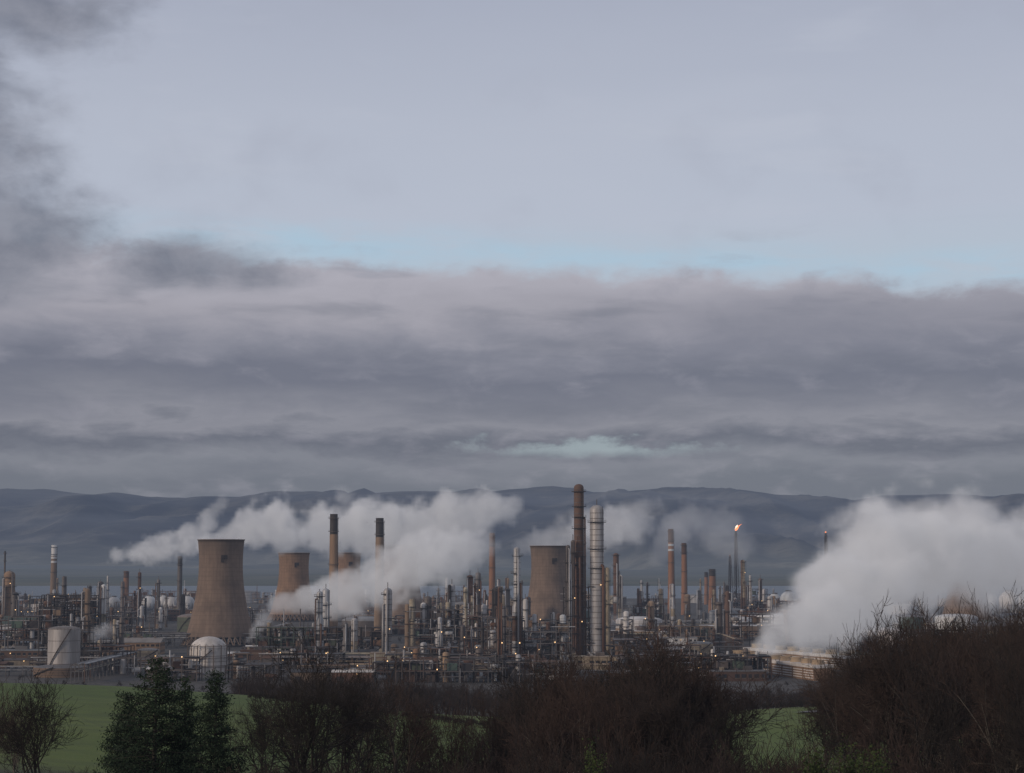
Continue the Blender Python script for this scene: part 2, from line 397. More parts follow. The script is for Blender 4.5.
def tank(u,D,r,h,mat=SILV,dome=.12,name='storage_tank',x=None,ribs=False):
    b=MB()
    b.lathe(0,0,[(r,0),(r,h)],mat,32,True,False)
    prof=[(r,h)]+[(r*math.cos(t*math.pi/12)+.02,h+r*dome*2*math.sin(t*math.pi/12)) for t in range(1,7)]
    b.lathe(0,0,prof,mat if (dome>.2 or mat==WHITE) else ROOF,32)
    for k in range(1,4): b.lathe(0,0,[(r*1.004,h*k/4),(r*1.012,h*k/4+.12),(r*1.004,h*k/4+.25)],STEEL,32,False,False)
    n=28
    for i in range(n):
        a=2*math.pi*i/n; a2=2*math.pi*(i+1)/n
        b.tube((r*math.cos(a),r*math.sin(a),h),(r*math.cos(a),r*math.sin(a),h+1.2),.06,STEEL,3)
        b.tube((r*math.cos(a),r*math.sin(a),h+1.2),(r*math.cos(a2),r*math.sin(a2),h+1.2),.06,STEEL,3)
    for i in range(20):
        a=-2.6+i*.06*20/r*.6; a2=a+.06*20/r*.6; z0=h*i/20; z1=h*(i+1)/20
        b.tube(((r+.6)*math.cos(a),(r+.6)*math.sin(a),z0+.5),((r+.6)*math.cos(a2),(r+.6)*math.sin(a2),z1+.5),.35,DARK,4)
    if ribs:
        q=r+1.2
        for i in range(16):
            a=2*math.pi*i/16; a2=a+math.pi/8
            b.tube((q*math.cos(a),q*math.sin(a),0),(q*math.cos(a),q*math.sin(a),h+3.0),.32,STEEL,4)
            for z in (h*.33,h*.68,h+2.6): b.tube((q*math.cos(a),q*math.sin(a),z),(q*math.cos(a2),q*math.sin(a2),z),.22,STEEL,4)
            b.tube((q*math.cos(a),q*math.sin(a),h+2.6),(r*.45*math.cos(a),r*.45*math.sin(a),h+r*.5),.13,STEEL,3)
    b.obj(name,(X(u,D) if x is None else x,D,0))
tank(66,1060,8.8,25,SILV,.1); tank(64,1050,15,5,TAN,.04)
tank(210,1085,10.6,12.5,WHITE,.36,'gas_holder',None,True)
def spht(u,D,r):
    b=MB(); b.sphere(0,0,r+3.5,r,WHITE,24)
    for i in range(10):
        a=2*math.pi*i/10; b.tube((r*.98*math.cos(a),r*.98*math.sin(a),0),(r*.98*math.cos(a),r*.98*math.sin(a),r+3.5),.45,STEEL,6)
        a2=a+.628; b.tube((r*.98*math.cos(a),r*.98*math.sin(a),1),(r*.98*math.cos(a2),r*.98*math.sin(a2),r),.15,STEEL,3)
    b.lathe(0,0,[(r*.2,2*r+3.5),(r*.35,2*r+3.5),(r*.35,2*r+4.6)],STEEL,12,False,False)
    b.tube((r*.3,-r*.2,2*r+3.5),(r*1.3,-r*.2,0),.3,DARK,4)
    b.obj('spherical_tank',(X(u,D),D,0))
for u,D,r in ((150,2300,9),(164,2350,9),(172,2250,9),(188,2300,9),(788,2400,11),(812,2450,10),(836,2400,11),(853,2450,10),(1008,2300,12),(990,2350,10),(1021,2300,10),(774,2450,9),(115,2350,8)): spht(u,D,r)

def frame_into(b,x0,y0,w,d,h,rr,dens=1.,main=STEEL):
    nx=max(1,int(w/7)); ny=max(1,int(d/8)); nz=max(1,int(h/6)); dx=w/nx; dy=d/ny; dz=h/nz
    fl=(DARK,DARK,DARK) if main==DARK else (DARK,STEEL,RUST)
    ves=(STEEL,RUST,DARK,SILV) if main==DARK else (SILV,SILV,WHITE,STEEL,RUST)
    hh=[[max(1,nz-int(rr.random()**1.5*nz*.7)) for _ in range(ny)] for _ in range(nx)]
    for i in range(nx):
        for j in range(ny):
            X0=x0-w/2+i*dx; Y0=y0-d/2+j*dy; H=hh[i][j]*dz
            for (a,c) in ((0,0),(dx,0),(0,dy),(dx,dy)):
                if (a and i<nx-1 and hh[i+1][j]>=hh[i][j]) : continue
                b.box(X0+a,Y0+c,0,.5,.5,H,main)
            for k in range(1,hh[i][j]+1):
                z=k*dz; b.box(X0+dx/2,Y0,z-.45,dx,.35,.45,main); b.box(X0+dx/2,Y0+dy,z-.45,dx,.35,.45,main)
                b.box(X0,Y0+dy/2,z-.47,.33,dy,.45,main)
                if rr.random()<.55*dens: b.box(X0+dx/2,Y0+dy/2,z,dx*.96,dy*.96,.18,rr.choice(fl))
                if rr.random()<.5: 
                    b.tube((X0,Y0-.1,z+1.1),(X0+dx,Y0-.1,z+1.1),.07,STEEL,3)
                if rr.random()<.3: b.tube((X0,Y0,z-dz),(X0+dx,Y0,z),.16,main,3)
                q=rr.random()
                if q<.22*dens: b.hdrum(X0+dx/2,Y0+dy/2,z-dz+2.4,dx*.6,rr.uniform(.8,1.6),rr.choice(ves))
                elif q<.42*dens:
                    r=rr.uniform(.7,1.6); b.lathe(X0+dx/2,Y0+dy/2-1,[(r,z-dz+.8),(r,z-1.5),(r*.6,z-1),(.1,z-.8)],rr.choice(ves),10)
                elif q<.68*dens: b.box(X0+dx/2,Y0+dy/2,z-dz+.2,dx*.7,dy*.6,dz*.6,rr.choice((STEEL,DARK,DARK,GREEN,TAN,RUST)))
                if rr.random()<.6:
                    yy=Y0+rr.uniform(-1,dy); zz=z-rr.uniform(.8,dz*.8); b.tube((X0-2,yy,zz),(X0+dx+2,yy,zz),rr.uniform(.15,.4),rr.choice((SILV,SILV,STEEL,RUST)),5)
                if rr.random()<.4:
                    xx=X0+rr.uniform(0,dx); b.tube((xx,Y0-.6,z-dz),(xx,Y0-.6,z+rr.uniform(0,3)),rr.uniform(.15,.35),rr.choice((SILV,STEEL,DARK)),5)
            if rr.random()<.085: 
                b.box(X0,Y0-.5,H+.5,.5,.5,.5,LAMP)
def unit(x,D,w,d,h,seed,main=STEEL,cols=3):
    rr=random.Random(seed); b=MB(); frame_into(b,0,0,w,d,h,rr,1.,main)
    for i in range(cols):
        xx=rr.uniform(-w/2-5,w/2+5); yy=rr.uniform(-d/2,d/2); hh=h*rr.uniform(.7,1.45); r=rr.uniform(.7,2.0); m=rr.choice((SILV,SILV,STEEL,RUST,CREAM,TAN,DARK,WHITE))
        b.lathe(xx,yy,[(r*1.1,0),(r,2),(r,hh-r*.5),(r*.6,hh-.1),(.1,hh)],m,12)
        for k in (.35,.6,.85): b.lathe(xx,yy,[(r,hh*k),(r+1,hh*k),(r+1,hh*k+.3),(r,hh*k+.3)],DARK,10,False,False)
        b.tube((xx+r+.4,yy-.5,0),(xx+r+.4,yy-.5,hh),.2,STEEL,4)
    if rr.random()<.5:
        xx=rr.uniform(-w/2,w/2); hh=h*rr.uniform(1.2,1.9); b.tube((xx,0,0),(xx,0,hh),.55,rr.choice((RUST,STEEL,SILV)),8,.4)
    b.obj('process_unit',(x,D,0))
unit(X(70,1150),1150,30,20,27,11,DARK,1)
unit(X(72,1350),1350,36,26,37,21,DARK,0); unit(X(70,1400),1400,38,26,38,22,DARK,0)
unit(X(70,1500),1500,44,24,36,12,DARK,2)
unit(X(540,1060),1060,34,22,30,13,STEEL,5)
unit(X(505,1100),1100,20,18,30,14,STEEL,5)
unit(X(583,1215),1225,24,16,46,15,DARK,2)
unit(X(455,1300),1300,60,24,30,16,STEEL,8)
unit(X(340,1300),1300,60,24,18,17,DARK,4)
unit(X(290,1250),1250,40,20,20,18,GREEN,3)
for i in range(205):
    D=1000+2150*(R.random()**1.7); u=R.uniform(-90,1110)
    if 735<u<900 and D<1250: continue
    if abs(u-223)<50 and 1380<D<1500: continue
    if abs(u-66)<26 and D<1100 or abs(u-210)<30 and D<1120: continue
    big=R.random(); dens=1.3 if (420<u<530 or 640<u<770 or u<190) else 1.
    h=R.uniform(6,14)*dens+(R.uniform(4,14) if big<.3 else 0)
    if u>780: h*=.7
    if D<1150: h=min(h,12)
    unit(X(u,D),D,R.uniform(16,48),R.uniform(10,26),h,100+i,R.choice((STEEL,RUST,DARK,RUST,DARK,TAN,DARK)),R.randint(0,4))
for i in range(90):
    z=R.random()
    u=R.uniform(415,530) if z<.30 else R.uniform(635,775) if z<.55 else R.uniform(-20,190) if z<.75 else R.uniform(250,1040)
    D=R.uniform(1150,2500); h=R.uniform(14,44)*(1.1 if u<530 else 1)*(.75 if u>780 else 1)
    column(u,D,0,R.uniform(.8,2.8),R.choice((SILV,WHITE,STEEL,RUST,CREAM,DARK,TAN,SILV)),h=h,seed=900+i,detail=False)
for i in range(60):
    u=R.uniform(-60,1090) if i<40 else R.uniform(760,1060); D=R.uniform(1500,3150); r=R.uniform(8,22)
    tank(u,D,r,R.uniform(9,16),R.choice((WHITE,SILV,CREAM,TAN,STEEL,GREEN,WHITE)),.08)
for (u,D,r,h,m) in ((30,1250,9,9,TAN),(150,1180,7,8,CREAM),(120,1120,6,7,SILV),(670,1180,9,8,STEEL),(700,1250,8,9,CREAM),(640,1120,6,7,STEEL),(885,1450,14,10,WHITE),(920,1350,10,9,CREAM)):
    tank(u,D,r,h,m,.1)

def rack(x,y,L,h,seed,ax=0):
    rr=random.Random(seed); b=MB(); W=7.; n=int(L/9)
    for i in range(n+1):
        t=-L/2+i*L/n
        for s in (-W/2,W/2):
            b.box(*( (t,s) if ax==0 else (s,t)),0,.45,.45,h,rr.choice((STEEL,RUST)) if i%5==0 else STEEL)
        for z in (h*.6,h*.93):
            b.box(*((t,0) if ax==0 else (0,t)),z-.4,*((.35,W) if ax==0 else (W,.35)),.35,STEEL)
    for z in (h*.6,h*.93):
        o=-W/2+.5
        while o<W/2-.3:
            r=rr.choice((.15,.2,.3,.45)); 
            p,q=((-L/2,o+r,z+r),(L/2,o+r,z+r)) if ax==0 else ((o+r,-L/2,z+r),(o+r,L/2,z+r))
            if rr.random()<.8: b.tube(p,q,r,rr.choice((SILV,STEEL,STEEL,RUST,DARK,CREAM)),6)
            o+=2*r+.25
    b.obj('pipe_rack',(x,y,0))
for i in range(56):
    D=1000+1300*R.random()**1.3; u=R.uniform(-60,1090)
    if 735<u<900 and D<1200: continue
    rack(X(u,D),D,R.uniform(50,140),R.uniform(5,10),300+i,0 if R.random()<.6 else 1)

def building(u,D,w,d,h,wm,rm,st=2,pitch=0,name='works_building',band=True):
    b=MB(); b.box(0,0,0,w,d,h,wm)
    if pitch:
        vs=[(-w/2-.5,-d/2-.5,h+.02),(w/2+.5,-d/2-.5,h+.02),(w/2+.5,d/2+.5,h+.02),(-w/2-.5,d/2+.5,h+.02),(-w/2-.5,0,h+pitch),(w/2+.5,0,h+pitch)]
        b.add(vs,[(0,1,5,4),(2,3,4,5),(0,4,3),(1,2,5),(0,3,2,1)],rm)
        for k in range(int(w/9)): b.box(-w/2+5+k*9,0,h+pitch-.2,1.5,1.5,1.2,STEEL)
    else:
        b.box(0,0,h+.002,w+.6,d+.6,.5,rm); b.box(w*.2,0,h+.5,w*.15,d*.3,2.2,STEEL); b.box(-w*.25,1,h+.5,w*.08,d*.25,1.6,CREAM)
        b.box(0,-d*.3,h+.5,w*.04,1.2,1.3,STEEL); b.tube((w*.38,0,h+.4),(w*.38,0,h+4),.2,STEEL,6)
    n=max(2,int(w/3.2)); sh=h/st; rr=random.Random(int(u*3+D))
    for s in range(st):
        for i in range(n):
            if band and rr.random()<.86: 
                ww=w/n*rr.choice((.72,.72,.5))
                b.box(-w/2+(i+.5)*w/n,-d/2-.03,s*sh+sh*.35,ww,.12,sh*.38,WIN)
                b.box(-w/2+(i+.5)*w/n,-d/2-.1,s*sh+sh*.31,ww*1.1,.25,.15,CREAM)
        for i in range(max(1,int(d/4))):
            b.box(w/2+.03,-d/2+(i+.5)*d/max(1,int(d/4)),s*sh+sh*.35,.12,2.2,sh*.38,WIN)
    b.box(-w*.3,-d/2-.15,.02,3.5,.2,min(3.6,h*.6),DARK)
    b.tube((w*.47,-d/2-.2,0),(w*.47,-d/2-.2,h),.12,STEEL,5)
    if rr.random()<.35: b.box(w*.1,-d/2-.4,h*.8,.4,.4,.4,LAMP)
    b.obj(name,(X(u,D),D,0))
building(630,1450,38,16,10,CREAM,WHITE,3); building(655,1500,24,20,12,RUST,ROOF,2)
building(588,1120,34,14,7,CREAM,CREAM,1,0); building(391,1080,22,14,11,CREAM,TAN,2,0,band=False)
building(26,1500,30,30,14,WHITE,GREEN,1,6,'warehouse_building',False); building(865,1150,34,16,7,CREAM,GREEN,2)
building(8,1180,50,16,8,RUST,ROOF,2); building(130,1300,46,18,8,TAN,ROOF,2,3)
building(700,1120,40,14,6,STEEL,ROOF,1,2)
building(675,1400,30,14,7,WHITE,ROOF,2); building(730,1600,50,20,9,TAN,WHITE,2); building(960,1250,44,18,8,CREAM,ROOF,2,3)
building(1010,1700,60,24,10,WHITE,ROOF,1,3,'warehouse_building',False); building(40,2200,16,16,18,WHITE,DARK,3)
building(630,1010,22,9,4,STEEL,ROOF,1,1.5); building(735,1010,30,10,5,RUST,ROOF,1)
for i in range(40):
    u=R.uniform(-60,1090) if i<26 else R.uniform(760,1040); D=R.uniform(1300,3150)
    building(u,D,R.uniform(16,60),R.uniform(10,24),R.uniform(4,12),R.choice((WHITE,CREAM,TAN,STEEL,RUST,ORNG,WHITE)),R.choice((ROOF,WHITE,STEEL,GREEN,ROOF)),R.randint(1,3),R.choice((0,0,2,4)))
for i in range(44):
    u=R.uniform(-40,735); D=R.uniform(985,1300)
    if abs(u-66)<26 or abs(u-210)<28: continue
    building(u,D,R.uniform(7,22),R.uniform(6,12),R.uniform(3,7),R.choice((WHITE,CREAM,TAN,STEEL,RUST,GREEN,DARK,TAN)),R.choice((ROOF,WHITE,STEEL,DARK,RUST)),1,R.choice((0,1.2,1.6)),band=R.random()<.35)

def cell_row(u0,u1,D0,D1,n):
    b=MB(); x0,x1=X(u0,D0),X(u1,D1)
    for i in range(n):
        t=(i+.5)/n; x=(x1-x0)*(t-.5); y=(D1-D0)*(t-.5); w=math.hypot(x1-x0,D1-D0)/n; a=math.atan2(D1-D0,x1-x0)
        b.box(x,y,0,w*.96,11,6.5,TAN,a); b.box(x,y,6.503,w*.995,11.6,1.6,WHITE,a)
        for k in range(4): b.box(x+math.sin(a)*5.6,y-math.cos(a)*5.6,1+k*1.3,w*.85,.3,.5,WHITE,a)
        w=min(w,9)
        b.lathe(x,y,[(w*.42,8.1),(w*.36,9.0),(w*.35,9.8),(w*.4,10.6),(w*.36,10.6),(w*.33,9)],CREAM,20,True,False)
    b.obj('cooling_cell_bank',((x0+x1)/2,(D0+D1)/2,0))
cell_row(733,822,1130,1010,9)
cell_row(750,850,1220,1110,8)

# ------------------------------------------------ trees
def bark(name,c1,c2):
    m,nt=newmat(name); oi=nt.new('ShaderNodeObjectInfo').outputs['Random']
    tc=nt.new('ShaderNodeTexCoord').outputs['Object']
    c=nt.mix(nt.sm(nt.m('ADD',nt.m('MULTIPLY',nt.noise(tc,.5,4,.6),.5),nt.m('MULTIPLY',oi,.5)),.25,.75),c1,c2)
    b=nt.new('ShaderNodeBsdfPrincipled'); nt.l.new(c,b.inputs['Base Color']); b.inputs['Roughness'].default_value=.95
    finish(nt,b.outputs[0]); return m
MB_TW=bark('bare_twigs',(.020,.015,.012,1),(.056,.034,.026,1))
MB_BK=bark('tree_bark',(.030,.025,.021,1),(.12,.10,.082,1))
MB_GR=bark('evergreen_leaves',(.011,.025,.010,1),(.025,.046,.016,1))
MB_IV=bark('bush_leaves',(.035,.052,.011,1),(.06,.085,.018,1))
def seg_mesh(name,segs,mats,leaves=None):
    S=np.array([s[:8] for s in segs]); mi=[s[8] for s in segs]
    P=S[:,0:3];Q=S[:,3:6];r0=S[:,6:7];r1=S[:,7:8]; d=Q-P; d/=np.linalg.norm(d,axis=1,keepdims=True)+1e-9
    ref=np.where(np.abs(d[:,2:3])<.9,np.array([[0,0,1.]]),np.array([[1.,0,0]])); a=np.cross(d,ref); a/=np.linalg.norm(a,axis=1,keepdims=True); b=np.cross(d,a)
    n=3; vs=[]
    for (c,r) in ((P,r0),(Q,r1)):
        for i in range(n):
            t=2*math.pi*i/n; vs.append(c+a*r*math.cos(t)+b*r*math.sin(t))
    V=np.stack(vs,1).reshape(-1,3); N=len(segs); base=(np.arange(N)*6)[:,None]
    fs=[]
    for i in range(3):
        j=(i+1)%3; fs.append(base+np.array([[i,j,3+j,3+i]]))
    Fq=np.stack(fs,1).reshape(-1,4); M=np.repeat(np.array(mi),3)
    if leaves is not None:
        LV,LF,LM=leaves; Fq=np.vstack([Fq,LF+len(V)]); V=np.vstack([V,LV]); M=np.concatenate([M,LM])
    me=bpy.data.meshes.new(name); me.vertices.add(len(V)); me.vertices.foreach_set('co',V.ravel())
    me.loops.add(Fq.size); me.loops.foreach_set('vertex_index',Fq.ravel().astype(np.int32))
    me.polygons.add(len(Fq)); me.polygons.foreach_set('loop_start',(np.arange(len(Fq))*4).astype(np.int32))
    me.polygons.foreach_set('material_index',M.astype(np.int32))
    for m in mats: me.materials.append(m)
    me.update(calc_edges=True); me.validate(); return me
def grow(rng,segs,p,d,L,r,lv,maxl,kids,tw):
    n=5 if lv<2 else 3 if lv<4 else 2
    pts=[p]; rs=[r]
    for i in range(n):
        d=(d+Vector((rng.uniform(-1,1),rng.uniform(-1,1),rng.uniform(-.6,1)*(.9 if lv>0 else .5)))*(.10 if lv==0 else .24)); d.normalize()
        q=pts[-1]+d*(L/n); r2=r*(1-.5*(i+1)/n); r2=max(r2,tw)
        segs.append((*pts[-1],*q,max(rs[-1],tw),r2,0 if lv<3 else 1)); pts.append(q); rs.append(r2)
    if lv>=maxl: return
    k=kids[lv]
    for i in range(k):
        t=rng.uniform(.35 if lv else .28,1.0); j=min(n-1,int(t*n)); f=t*n-j
        base=pts[j].lerp(pts[j+1],f)
        ax=Vector((rng.uniform(-1,1),rng.uniform(-1,1),rng.uniform(-1,1))).cross(d); 
        if ax.length<.05: continue
        ax.normalize(); ang=rng.uniform(.45,1.1)
        nd=(d*math.cos(ang)+ax*math.sin(ang)); nd.z+=.15; nd.normalize()
        lf=rng.uniform(.52,.80)*((.75+.45*math.sin(math.pi*min(1,t*1.1))) if lv==0 else 1)
        grow(rng,segs,base,nd,L*lf,rs[j]*rng.uniform(.5,.72),lv+1,maxl,kids,tw)
def bare_mesh(seed,kids=(9,6,5,4,3),maxl=5,trunk=.40,lean=.0,tw=.014,wide=1.,pc=98.):
    rng=random.Random(seed); segs=[]
    grow(rng,segs,Vector((0,0,-.3)),Vector((lean,0,1)).normalized(),10*trunk*1.35,.24,0,maxl,kids,tw)
    S=np.array([s[:8] for s in segs]); top=np.percentile(S[:,5],pc); k=10/top
    S[:,:6]*=k; S[:,0]*=wide;S[:,1]*=wide;S[:,3]*=wide;S[:,4]*=wide
    segs=[(*S[i],segs[i][8]) for i in range(len(segs))]
    return seg_mesh('bare_tree_mesh_%d'%seed,segs,[MB_BK,MB_TW])
BT=[bare_mesh(1),bare_mesh(2,(9,6,5,3,3)),bare_mesh(3,(9,7,5,4,3),wide=1.1),bare_mesh(4,(10,6,5,4,3),wide=1.1),bare_mesh(7,(8,5,4,4,2),trunk=.5,wide=.85,pc=96),
    bare_mesh(12,(8,5,4,3,3),lean=.12,pc=96),bare_mesh(15,(8,5,4,3,3),trunk=.5,pc=96)]
def shrub_mesh(seed):
    rng=random.Random(seed); segs=[]
    for s in range(18):
        a=rng.uniform(0,6.28); t=rng.uniform(.1,1.3); d=Vector((math.cos(a)*t,math.sin(a)*t,1)).normalized()
        grow(rng,segs,Vector((math.cos(a)*t*.8,math.sin(a)*t*.8,-.2)),d,rng.uniform(.9,2.2),.03,2,5,(0,0,5,4,4),.010)
    return seg_mesh('shrub_mesh',segs,[MB_BK,MB_TW])
SH=[shrub_mesh(s) for s in (1,2,3,4)]
def inst(me,name,x,y,z,s,sz=None,rot=None):
    o=bpy.data.objects.new(name,me); o.location=(x,y,z); o.scale=(s,s,sz or s); o.rotation_euler=(0,0,R.uniform(0,6.28) if rot is None else rot)
    sc.collection.objects.link(o); return o
def bt(u,D,vt,k=None,w=1.):
    x=X(u,D); g=terr(x,D); h=ZT(vt,D)-g; s=h/10
    if s<.15: return
    return inst(BT[R.randrange(7) if k is None else k],'bare_tree',x,D,g-.1,s*w,s)
for a in ((-8,130,690,5,.8),(42,118,686,6,.8),(20,150,708,5,.8),
          (268,150,700,6,.7),(296,140,682,4,.75),(316,125,662,5,.8),(344,140,680,6,.75),(372,150,700,4,.7),(398,150,684,5,.75),(424,160,704,6,.7),(452,150,714,4,.7),
          (528,165,688,5,.72),(508,155,702,4,.7),(560,185,668,1,.72),(544,170,680,3,.65),(590,165,664,3,.66),(618,190,664,2,.7),(682,172,646,3,.84),(650,160,660,2,.66),(706,165,668,1,.66),(516,150,708,6,.7),(576,150,688,4,.72),(640,150,676,1,.7),
          (548,140,702,5,.7),(604,140,698,0,.7),(664,140,694,2,.7),(722,150,700,6,.6)): bt(*a)
for i in range(34):
    t=i/33; u=852+t*220+R.uniform(-12,12); D=R.uniform(155,270)
    vt=interp(u,[840,870,900,940,1000,1060],[670,650,638,628,626,620])+R.uniform(-6,30)
    bt(u,D,vt,None,.64)
for a in ((838,230,658,5,.7),(822,210,684,6,.7),(850,170,684,4,.7)): bt(*a)
for i in range(14): bt(R.uniform(915,1080),R.uniform(115,155),R.uniform(655,710),R.choice((4,5,6)),.7)
for i in range(150):
    u=R.uniform(-60,1090) if i<115 else R.uniform(490,735); D=R.uniform(122,172)
    vt=interp(u,[0,240,300,480,520,600,690,735,880,920,1024],[770,770,758,750,738,734,738,750,748,728,716])+R.uniform(-3,18)
    x=X(u,D); g=terr(x,D); h=ZT(vt,D)-g
    if h<.4: continue
    inst(SH[R.randrange(4)],'shrub',x,D,g-.1,max(.5,min(1.4,h/2.8)),h/3.3)
def mass(name,pts,twmats,seed,kids=(5,5,5),dens=1):
    rng=random.Random(seed); segs=[]; 
    for (x,y,h) in pts:
        s2=[]; grow(rng,s2,Vector((0,0,0)),Vector((rng.uniform(-.1,.1),0,1)),h*.55,h*.025,1,4,(0,)+kids,.012 if y<600 else .035)
        g=terr(x,y)-.2; top=max(s[5] for s in s2); k=h/top
        for s in s2: segs.append((s[0]*k+x,s[1]*k+y,s[2]*k+g,s[3]*k+x,s[4]*k+y,s[5]*k+g,s[6],s[7],1))
    me=seg_mesh(name,segs,[MB_BK,MB_TW]); o=bpy.data.objects.new(name,me); sc.collection.objects.link(o)
pts=[]
for i in range(340):
    u=R.uniform(235,520); D=R.uniform(540,800); 
    pts.append((X(u,D),D,R.uniform(6,13)))
for i in range(130):
    u=R.uniform(-60,230); D=R.uniform(700,900); pts.append((X(u,D),D,R.uniform(3,6)))
for i in range(260):
    u=R.uniform(730,1090); D=R.uniform(600,860); pts.append((X(u,D),D,R.uniform(5,10)))
for i in range(160):
    u=R.uniform(-60,1090); D=R.uniform(900,1700); pts.append((X(u,D),D,R.uniform(3,7)))
mass('distant_trees',pts,None,4)
pts=[]
for i in range(230):
    t=i/230; u=250+t*265; D=408-t*25+R.uniform(-2,2); pts.append((X(u,D),D,R.uniform(.9,2.0)))
mass('field_hedge',pts,None,5,(6,5,4))
pts=[]
for i in range(120):
    t=i/120; u=725+t*200; D=455+R.uniform(-6,6); pts.append((X(u,D),D,R.uniform(1.2,2.5)))
mass('roadside_hedge',pts,None,6,(6,5,4))

def leafcards(C,size,rng,mat,flat=.5):
    n=len(C); C=np.array(C); a=rng.normal(size=(n,3)); a/=np.linalg.norm(a,axis=1,keepdims=True); b=np.cross(a,rng.normal(size=(n,3))); b/=np.linalg.norm(b,axis=1,keepdims=True)
    s=size*rng.uniform(.5,1.3,size=(n,1)); V=np.stack([C-a*s,C+b*s*flat,C+a*s,C-b*s*flat],1).reshape(-1,3)
    Fc=np.arange(n*4).reshape(-1,4); return V,Fc,np.full(n,mat)
def conifer(name,u,D,vt,wpx,seed,lobes):
    rng=random.Random(seed); nr=np.random.default_rng(seed); x=X(u,D); g=terr(x,D); H=ZT(vt,D)-g; W=wpx/F*D/2
    segs=[(0,0,-.3,0,0,H*.5,.25,.16,0),(0,0,H*.5,.05,0,H*.95,.16,.03,0)]; C=[]
    z=H*.04
    while z<H*.98:
        t=z/H; prof=W*(min(1,.75+t*1.2) if t<.2 else (1-t)**.55*1.1)
        nb=max(4,int(9*(1-t)+4))
        for k in range(nb):
            a=rng.uniform(0,6.28); L=prof*rng.uniform(.5,1.25)*(1+.22*math.sin(a*2+seed+z*.8)); dz=rng.uniform(-.08,.4)*L
            ex,ey=math.cos(a)*L,math.sin(a)*L
            segs.append((0,0,z,ex,ey,z+dz,.04,.012,0))
            m=int(14+L*26)
            for q in range(m):
                f=rng.uniform(.2,1.05)**.7; sp=.10+.24*L*(1-f)+.10
                C.append((ex*f+rng.gauss(0,sp),ey*f+rng.gauss(0,sp),z+dz*f+rng.gauss(0,.13)+.1*f))
        z+=rng.uniform(.2,.34)
    me=seg_mesh(name,segs,[MB_BK,MB_TW,MB_GR],leafcards(C,.13,nr,2,.3))
    o=bpy.data.objects.new(name,me); o.location=(x,D,g); sc.collection.objects.link(o)
conifer('conifer_tree',158,140,657,92,3,3); conifer('conifer_tree',218,138,671,56,5,2); conifer('conifer_tree',131,146,692,58,8,2); conifer('conifer_tree',187,143,678,46,9,2)
def bush(u,D,vt,W,seed):
    rng=random.Random(seed); nr=np.random.default_rng(seed); x=X(u,D); g=terr(x,D); H=ZT(vt,D)-g; C=[];segs=[]
    for k in range(60):
        a=rng.uniform(0,6.28); e=rng.uniform(.1,1.5); L=rng.uniform(.7,1.05); ex,ey,ez=math.cos(a)*math.cos(e)*W*L,math.sin(a)*math.cos(e)*W*L,math.sin(e)*H*L
        segs.append((0,0,-.2,ex,ey,ez,.04,.01,0))
        for q in range(120):
            f=rng.uniform(.4,1.05); C.append((ex*f+rng.gauss(0,.22),ey*f+rng.gauss(0,.22),max(0,ez*f+rng.gauss(0,.18))))
    me=seg_mesh('evergreen_bush',segs,[MB_BK,MB_TW,MB_IV],leafcards(C,.09,nr,2,.6))
    o=bpy.data.objects.new('evergreen_bush',me); o.location=(x,D,g); sc.collection.objects.link(o)
bush(842,112,742,2.6,1); bush(868,115,752,2.0,2); bush(592,118,742,1.2,3); bush(815,110,756,1.7,4)

# road by the right-hand field with vans and lamp
def strip(name,p0,p1,w,dz,mat,off=0):
    n=40; vs=[];fs=[]; d=(Vector(p1)-Vector(p0)).normalized(); nx,ny=-d.y,d.x
    for i in range(n+1):
        t=i/n; x=p0[0]+(p1[0]-p0[0])*t; y=p0[1]+(p1[1]-p0[1])*t
        for s in (-.5,.5): X1,Y1=x+nx*(w*s+off),y+ny*(w*s+off); vs.append((X1,Y1,terr(X1,Y1)+dz))
    for i in range(n): a=2*i; fs.append((a,a+2,a+3,a+1))
    me=bpy.data.meshes.new(name); me.from_pydata(vs,[],fs); me.materials.append(mat); o=bpy.data.objects.new(name,me); sc.collection.objects.link(o)
ASPH=simple('asphalt',(.16,.16,.165),.9,0,.35,.15,False,False)
A0=(X(805,402),402); A1=(X(960,388),388)
strip('road',A0,A1,18,.25,ASPH); strip('road_edge_line',A0,A1,.3,.28,MATS[WHITE])
def van(u,D,col):
    b=MB(); z=.35
    b.box(0,0,z,4.6,1.9,.8,col); vs=[(-2.2,-.9,z+.8),(1.5,-.9,z+.8),(1.5,.9,z+.8),(-2.2,.9,z+.8),(-2.1,-.8,z+1.7),(.7,-.8,z+1.7),(.7,.8,z+1.7),(-2.1,.8,z+1.7)]
    b.add(vs,[(4,5,6,7),(0,1,5,4),(1,2,6,5),(2,3,7,6),(3,0,4,7)],col)
    b.box(-.3,-.9,z+1.0,1.8,.12,.5,WIN)
    for q in (-1.4,1.4):
        for s in (-.85,.85): b.tube((q,s-.1,.35),(q,s+.1,.35),.35,DARK,12)
    b.obj('parked_van',(X(u,D),D,terr(X(u,D),D)+.3))
van(873,388,GREEN); van(880,393,WHITE)
b=MB(); b.tube((0,0,0),(0,0,6.5),.09,STEEL,6); b.tube((0,0,6.5),(1.4,0,6.8),.06,STEEL,6); b.box(1.5,0,6.72,.7,.3,.12,WHITE)
b.obj('street_lamp',(X(873,396),396,terr(X(873,396),396)))

